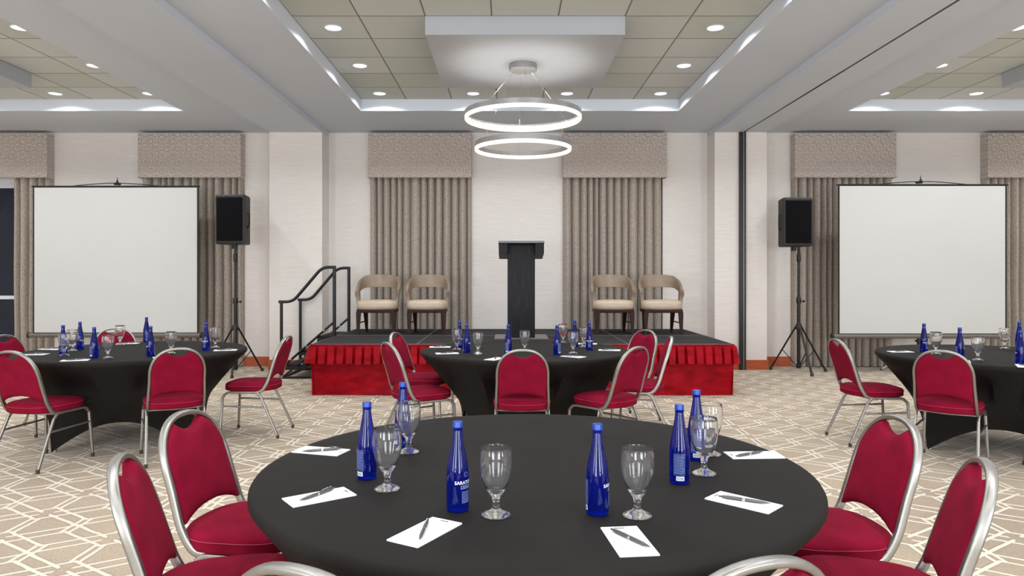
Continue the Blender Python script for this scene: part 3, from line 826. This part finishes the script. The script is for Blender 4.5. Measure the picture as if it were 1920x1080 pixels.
# ------------------------------------------------------------------ banquet chairs
def yb(z): return -.130 - .27 * (z - .45) - .02 * ((z - .45) / .4) ** 2        # back plane
def banquet():
    r = empty('banquet_chair', 'x', 'chair')
    # seat (front is +y)
    n = 44
    def out(a):
        p = 3.8 if sin(a) > 0 else 2.35; c, s_ = cos(a), sin(a); q = (abs(c) ** p + abs(s_) ** p) ** (-1 / p)
        x, y = c * q, s_ * q; return (x * (.216 - .006 * max(0, y)), .0 + y * (.262 if y > 0 else .188))
    lv = [(.400, .93), (.405, .978), (.418, .992), (.436, .986), (.441, .998), (.452, .99), (.462, .955), (.469, .88), (.473, .7), (.475, .4), (.475, .0)]
    v = []; f = []
    for z, k_ in lv:
        for i in range(n):
            x, y = out(2 * pi * i / n); v.append((x * max(k_, .001), .0 + y * max(k_, .001), z))
    for k_ in range(len(lv) - 1):
        for i in range(n):
            j = (i + 1) % n; f.append((k_ * n + i, k_ * n + j, (k_ + 1) * n + j, (k_ + 1) * n + i))
    f.append(tuple(reversed(range(n))))
    st_ = mesh('seat', v, f, M['crimson'], r, angle=60)
    ring = []
    for i in range(n):
        x, y = out(2 * pi * i / n); ring.append((x * .997, y * .997, .4445))
    G().sweep(ring, .0022, .0022, (0, 0, 1), 6, closed=True).build('seam', M['seam'], st_)
    # back frame: arched tube
    hw, zs, top = .187, .655, .855; pts = []
    zc = zs; b = top - zs
    low = [(-hw - .006, .0, .392), (-hw - .006, -.085, .394), (-hw - .006, yb(.47), .47), (-hw - .003, yb(.56), .56)]
    left = fillet(low, [.035, .06], 6)
    arch = []
    for i in range(29):
        a = pi - pi * i / 28; pw = 2.35; c, s_ = cos(a), sin(a); q = (abs(c) ** pw + abs(s_) ** pw) ** (-1 / pw)
        z = zc + b * s_ * q; arch.append(Vector((hw * c * q, yb(z), z)))
    right = [Vector((-p.x, p.y, p.z)) for p in reversed(left)]
    pts = left[:-1] + [Vector((-hw, yb(.61), .61))] + arch + [Vector((hw, yb(.61), .61))] + right[1:]
    # frames: use the back plane normal for the arch, the side direction for the lower hooks
    g = G(); N = len(pts); K = 16; v = []; f = []
    for i, p in enumerate(pts):
        t_ = (pts[min(i + 1, N - 1)] - pts[max(i - 1, 0)]).normalized()
        # width direction: outward from the arch centre, perpendicular to the path
        o_ = Vector((p.x, 0, max(0, p.z - zc) * 1.0)); 
        if p.z <= zc + .02: o_ = Vector((math.copysign(1, p.x), 0, 0))
        o_ = (o_ - t_ * o_.dot(t_)).normalized(); d_ = t_.cross(o_).normalized()
        for k_ in range(K):
            a = 2 * pi * (k_ + .5) / K; c, s_ = cos(a), sin(a); pw = 5.0; q = (abs(c) ** pw + abs(s_) ** pw) ** (-1 / pw)
            v.append(p + o_ * (c * q * .0095) + d_ * (s_ * q * .0145))
    for i in range(N - 1):
        for k_ in range(K):
            j = (k_ + 1) % K; f.append((i * K + k_, (i + 1) * K + k_, (i + 1) * K + j, i * K + j))
    f.append(tuple(range(K))); f.append(tuple(reversed(range((N - 1) * K, N * K))))
    mesh('back_frame', v, f, M['steel'], r, angle=55)
    # upholstered panel with a hand hold notch and an arched lower edge
    iw, ib = hw - .009, b - .009; C = 33; NZ = 12; v = []; f = []
    def span(x):
        u = min(1, abs(x) / iw); pw = 2.35
        tp = zc + ib * (1 - u ** pw) ** (1 / pw) if u < 1 else zc
        nt = .797 + .035 * (abs(x) / .085) ** 2
        if abs(x) < .12: tp = min(tp, nt)
        bt = .524 - .040 * (abs(x) / iw) ** 2.2
        return bt, max(tp, bt + .01)
    loop = []
    for side in (1, -1):
        for i in range(C):
            uu = -1 + 2 * i / (C - 1); x = iw * sin(uu * pi / 2) ; bt, tp = span(x)
            for j in range(NZ + 1):
                vv = .5 - .5 * cos(pi * j / NZ); z = bt + (tp - bt) * vv
                ex = max(0., 1 - abs(sin(uu * pi / 2)) ** 10) ** .5; ez = max(0., 1 - abs(2 * vv - 1) ** 14) ** .5
                th = .006 + (.013 + .006 * (1 - uu * uu)) * min(ex, ez)
                v.append((x, yb(z) + side * th, z))
    W1 = NZ + 1; n1 = C * W1
    for i in range(C - 1):
        for j in range(NZ):
            a = i * W1 + j; f.append((a, a + 1, a + W1 + 1, a + W1)); a += n1; f.append((a, a + W1, a + W1 + 1, a + 1))
        for j in (0, NZ):
            a = i * W1 + j; q = (a, a + W1, a + W1 + n1, a + n1); f.append(q if j == 0 else q[::-1])
    for i in (0, C - 1):
        for j in range(NZ):
            a = i * W1 + j; q = (a, a + n1, a + n1 + 1, a + 1); f.append(q if i == 0 else q[::-1])
    mesh('backrest', v, f, M['crimson'], r, angle=70)
    # side rails, legs, stretchers
    for s_ in (-1, 1):
        xs_ = s_ * .198
        rail = fillet([(xs_, -.085, .350), (xs_, -.050, .392), (xs_, .205, .392), (xs_, .243, .350)], .05, 6)
        G().sweep(rail, .022, .020, (1, 0, 0), 10, 3).build('seat_rail', M['steel'], r)
        for (a_, b_) in (((xs_, -.0846, .352), (s_ * .214, -.235, .018)), ((xs_, .2425, .352), (s_ * .212, .262, .018))):
            lg = G().sweep([a_, b_], .021, .021, (1, 0, 0), 10, 3).build('leg', M['steel'], r)
            G().lathe([(.0125, -.018), (.0135, 0), (.0125, .012)], 10, Matrix.Translation(b_)).build('glide', M['rubber'], lg)
        G().sweep([(s_ * .203, -.125, .265), (s_ * .204, .246, .275)], .014, .016, n=8).build('stretcher', M['steel'], r)
    for y in (-.045, .19):
        G().sweep([(-.198, y, .385), (0, y, .378), (.198, y, .385)], .016, .016, n=8).build('crossbar', M['steel'], r)
    return r
B0 = None
for x, y, a, lab in CH:
    if B0 is None: B0 = banquet(); o = B0
    else: o = dup(B0)
    o.location = (x, y, 0); o.rotation_euler.z = R(a - 90); o['label'] = lab; o['group'] = 'crimson banquet chairs at the round tables'

# ------------------------------------------------------------------ bottles, goblets, notepads, pens
def text_mesh(txt, size, rad, ang0, z0, extrude=.0003):
    cu = bpy.data.curves.new('t', 'FONT'); cu.body = txt; cu.size = size; cu.align_x = 'CENTER'; cu.offset = size * .018; cu.resolution_u = 3
    ob = bpy.data.objects.new('t', cu); COL.objects.link(ob)
    dg = bpy.context.evaluated_depsgraph_get(); me = ob.evaluated_get(dg).to_mesh()
    v = []; f = [tuple(p.vertices) for p in me.polygons]
    for p in me.vertices:
        a = ang0 + p.co.x / rad; v.append((rad * sin(a), -rad * cos(a), z0 + p.co.y))
    ob.evaluated_get(dg).to_mesh_clear(); COL.objects.unlink(ob); bpy.data.objects.remove(ob); return v, f
def patch(g, rad, a0, a1, z0, z1, n=8):
    v = []; f = []
    for i in range(n + 1):
        a = a0 + (a1 - a0) * i / n
        v += [(rad * sin(a), -rad * cos(a), z0), (rad * sin(a), -rad * cos(a), z1)]
    for i in range(n): f.append((2 * i, 2 * i + 2, 2 * i + 3, 2 * i + 1))
    g.add(v, f)
def bottle():
    r = empty('water_bottle', 'x', 'bottle')
    prof = [(0, .004), (.018, .004), (.024, 0), (.0285, .001), (.0305, .005), (.031, .012), (.031, .055), (.031, .095), (.0302, .108), (.0285, .122), (.0262, .136), (.0235, .150),
            (.0205, .165), (.0178, .180), (.0153, .195), (.0136, .208), (.0128, .219), (.0142, .221), (.0142, .2245), (.0126, .226), (.0126, .231), (0, .231)]
    G().lathe(prof, 40).build('bottle_body', M['bottle'], r, angle=35)
    cp = G().lathe([(.0138, .2265), (.0146, .2275), (.0146, .2285), (.0141, .2295), (.0141, .240), (.0132, .2425), (0, .2428)], 32).build('cap', M['cap'], r)
    # front print
    rad = .03125; g = G()
    v, f = text_mesh('SARATOGA', .0128, rad, 0, .077); g.add(v, f)
    for a0, a1, z0, z1 in ((-.50, .50, .0725, .0731), (-.50, .50, .0645, .0651), (-.50, -.48, .0645, .0731), (.48, .50, .0645, .0731)): patch(g, rad, a0, a1, z0, z1)
    o = g.build('front_print', M['white_ink'], r, smooth=False)
    g = G(); rnd = random.Random(3)
    for k_ in range(9):
        z = .056 - .0037 * k_; x = -.42
        while x < .4:
            l = rnd.uniform(.04, .12); patch(g, rad, x, min(.42, x + l), z, z + .0013, 2); x += l + .03
    patch(g, rad, -.36, .36, .0675, .0695)
    for k_ in range(12):
        a = k_ * pi / 6; patch(g, rad - .0004, .16 * cos(a) - .03, .16 * cos(a) + .03, .102 + .006 * sin(a), .1035 + .006 * sin(a), 2)
    g.build('fine_print', M['pale_ink'], r, smooth=False)
    # back label with bar code block
    g = G()
    for a0, a1, z0, z1 in ((pi - .55, pi + .55, .094, .0946), (pi - .55, pi + .55, .030, .0306), (pi - .55, pi - .53, .03, .0945), (pi + .53, pi + .55, .03, .0945)): patch(g, rad, a0, a1, z0, z1)
    for k_ in range(14):
        z = .089 - .0042 * k_; x = pi - .48
        while x < pi + .44:
            l = rnd.uniform(.05, .14); patch(g, rad, x, min(pi + .47, x + l), z, z + .0015, 2); x += l + .035
    g.build('back_print', M['pale_ink'], r, smooth=False)
    bc = G(); patch(bc, rad, pi - .30, pi + .50, .0135, .0265); bc = bc.build('barcode_block', M['white_ink'], r, smooth=False)
    g = G(); x = pi - .22
    while x < pi + .42: l = rnd.uniform(.008, .025); patch(g, rad + .0002, x, x + l, .0155, .0245, 1); x += l + rnd.uniform(.012, .03)
    g.build('bars', M['black_plastic'], bc, smooth=False)
    return r
def goblet():
    r = empty('water_goblet', 'x', 'glass')
    outp = [(0, .0005), (.030, 0), (.0375, .0008), (.0388, .003), (.036, .006), (.027, .0105), (.017, .0145), (.0118, .019), (.0092, .026), (.0086, .034), (.0098, .041), (.0108, .046), (.0128, .051), (.0175, .058),
            (.024, .067), (.031, .080), (.0375, .097), (.0418, .115), (.0440, .133), (.0443, .146), (.0436, .160), (.0422, .174), (.0412, .182)]
    inn = [(.0405, .1832), (.0398, .182), (.0408, .174), (.0422, .160), (.0428, .146), (.0424, .133), (.0400, .115), (.0355, .098), (.0285, .082), (.020, .071), (.011, .065), (0, .063)]
    def wob(rr, z, a):
        if z < .012 and rr > .02: return rr * (1 + .012 * sin(14 * a))
        return rr
    G().lathe(outp + inn, 56, wob=wob).build('goblet_glass', M['glass'], r, angle=60)
    return r
def notepad():
    r = empty('notepad', 'x', 'notepad')
    G().box(-.094, .094, -.047, .047, 0, .0035).build('paper_stack', M['paper'], r, smooth=False)
    g = G()
    for x, y, w, h in ((.082, 0, .003, .006), (.082, .009, .003, .003), (.082, -.008, .003, .004)): g.box(x - w, x + w, y - h, y + h, .0036, .0038)
    g.build('printed_mark', M['print'], r, smooth=False)
    return r
def pen():
    r = empty('ballpoint_pen', 'x', 'pen')
    m = Matrix.Rotation(pi / 2, 4, 'Y')
    G().lathe([(.0006, -.07), (.0012, -.066), (.0028, -.058), (.0042, -.045), (.0048, -.02), (.0048, -.002), (.0046, .0)], 14, m).build('barrel', M['pen'], r)
    G().lathe([(.0050, -.001), (.0052, .003), (.0050, .006)], 14, m).build('band', M['chrome'], r)
    G().lathe([(.0048, .006), (.0050, .02), (.0048, .05), (.0036, .062), (.0026, .063), (.0026, .070), (.0018, .072)], 14, m).build('cap', M['pen'], r)
    G().sweep([(.058, 0, .004), (.056, 0, .0078), (.02, 0, .0075), (.018, 0, .0056)], .0025, .0012, n=6).build('clip', M['chrome'], r)
    return r
protos = {}
def place(kind, fn, x, y, z, rz, label, group):
    if kind not in protos: protos[kind] = fn(); o = protos[kind]
    else: o = dup(protos[kind])
    o.location = (x, y, z); o.rotation_euler.z = R(rz); o['label'] = label; o['group'] = group; return o
ZT_ = TZ + .0005
BT = [(-.449, 2.257, 137, 'leftmost on the foreground table'), (-.396, 2.668, 150, 'at the back left of the foreground table, behind a goblet'),
      (-.139, 1.951, 50, 'left of centre on the foreground table, white print facing camera'), (.241, 1.920, 86, 'right of centre on the foreground table'),
      (.532, 2.209, 166, 'right side of the foreground table with a barcode showing'), (.66, 2.49, 160, 'back right of the foreground table, behind another bottle')]
for x, y, a, l in BT: place('b', bottle, x, y, ZT_, a, 'blue water bottle, ' + l, 'water bottles on the foreground table')
GB = [(-.364, 2.137, 'overlapping the leftmost bottle'), (-.363, 2.588, 'furthest back on the left, in front of a bottle'), (-.033, 1.903, 'right of the centre left bottle'),
      (.345, 1.899, 'right of the centre right bottle'), (.635, 2.304, 'right of the barcode bottle'), (.725, 2.552, 'furthest back on the right, half hidden')]
for x, y, l in GB: place('g', goblet, x, y, ZT_, 13, 'clear goblet on the foreground table, ' + l, 'goblets on the foreground table')
NP = [(-.686, 2.602, -17, 'at the far left of the foreground table'), (-.547, 2.059, 36, 'at the left of the foreground table, near the leftmost goblet'),
      (-.207, 1.778, 60, 'at the front of the foreground table, left of centre'), (.291, 1.716, 96, 'at the front of the foreground table, right of centre'),
      (.665, 2.011, 136, 'at the right of the foreground table'), (.879, 2.542, 183, 'at the far right of the foreground table')]
for x, y, a, l in NP: place('n', notepad, x, y, ZT_, a, 'blank white notepad ' + l, 'notepads on the foreground table')
PN = [(-.681, 2.590, 18, 'far left notepad'), (-.555, 2.064, 60, 'notepad near the leftmost goblet'), (-.211, 1.776, 88, 'front notepad left of centre'),
      (.295, 1.717, 122, 'front notepad right of centre'), (.669, 2.011, 152, 'right hand notepad'), (.863, 2.536, 210, 'far right notepad')]
for x, y, a, l in PN: place('p', pen, x, y, ZT_ + .0088, a, 'grey ballpoint pen lying on the %s of the foreground table' % l, 'pens on the foreground table')

FAR = {
 'left': ('by the left projection screen', [
   (-3.66, 5.84, 'leftmost, behind a goblet'), (-3.78, 6.27, 'second from the left'), (-3.27, 5.61, 'nearest the camera on the left half'), (-3.56, 6.99, 'furthest from the camera'),
   (-2.88, 5.72, 'right of centre, just before the furthest one'), (-2.63, 6.18, 'rightmost')],
  [(-3.60, 5.76, 'in front of the leftmost bottle'), (-3.76, 6.13, 'leftmost pair, the further one'), (-3.14, 5.57, 'nearest the camera'), (-3.64, 6.66, 'in front of the far chair back'),
   (-2.81, 5.92, 'right of centre, above the near chair back'), (-2.64, 6.40, 'rightmost, beside the end bottle')],
  [(-3.89, 5.84, 5, 'leftmost'), (-3.31, 5.43, 20, 'nearest the camera'), (-4.03, 6.27, -10, 'furthest left at the back'), (-3.64, 6.80, 10, 'before the far chair'), (-2.73, 5.57, 120, 'behind the near chair back'), (-2.46, 6.18, 15, 'rightmost')]),
 'mid': ('before the stage', [
   (-.44, 6.41, 'leftmost, half hidden'), (-.35, 6.00, 'second from the left'), (.0, 5.92, 'centre, left of the near chair'), (.40, 5.84, 'right of the near chair'),
   (.61, 6.51, 'behind a goblet on the right'), (.71, 6.22, 'rightmost')],
  [(-.45, 6.22, 'leftmost'), (-.25, 5.88, 'second from the left'), (.14, 6.05, 'behind the near chair back'), (.53, 6.87, 'furthest from the camera'), (.54, 5.92, 'nearest on the right half'), (.69, 6.46, 'behind the rightmost bottle')],
  [(-.62, 6.46, 0, 'leftmost at the back'), (-.51, 5.92, 12, 'left front'), (-.10, 5.52, 60, 'beside the near chair back'), (.75, 6.77, 170, 'at the back right'), (.52, 5.68, 140, 'right front'), (.88, 6.18, 170, 'rightmost')]),
 'right': ('by the right projection screen', [
   (3.54, 6.05, 'leftmost'), (3.54, 5.57, 'second from the left, above the near chair'), (4.51, 6.27, 'furthest from the camera at the right edge'), (3.77, 5.23, 'nearest the camera at the right edge')],
  [(3.54, 5.88, 'beside the leftmost bottle'), (3.59, 5.43, 'right of the second bottle'), (4.41, 6.31, 'near the right edge beside the far bottle')],
  [(3.34, 6.05, 0, 'leftmost'), (3.43, 5.36, 60, 'behind the near chair back'), (3.69, 5.08, 60, 'nearest the camera at the right edge')]),
}
for key, (where, bs, gs, ns) in FAR.items():
    short = {'left': 'left hand', 'mid': 'middle', 'right': 'right hand'}[key]
    for i, (x, y, l) in enumerate(bs): place('b', bottle, x, y, ZT_, 20 + 67 * i, 'blue bottle, %s table, %s' % (short, l), 'water bottles on the table ' + where)
    for x, y, l in gs: place('g', goblet, x, y, ZT_, 0, 'clear goblet, %s table, %s' % (short, l), 'goblets on the table ' + where)
    for x, y, a, l in ns:
        place('n', notepad, x, y, ZT_, a, 'white notepad, %s table, %s' % (short, l), 'notepads on the table ' + where)
        place('p', pen, x, y, ZT_ + .0088, a + 25, 'pen, %s table, on the notepad %s' % (short, l), 'pens on the table ' + where)
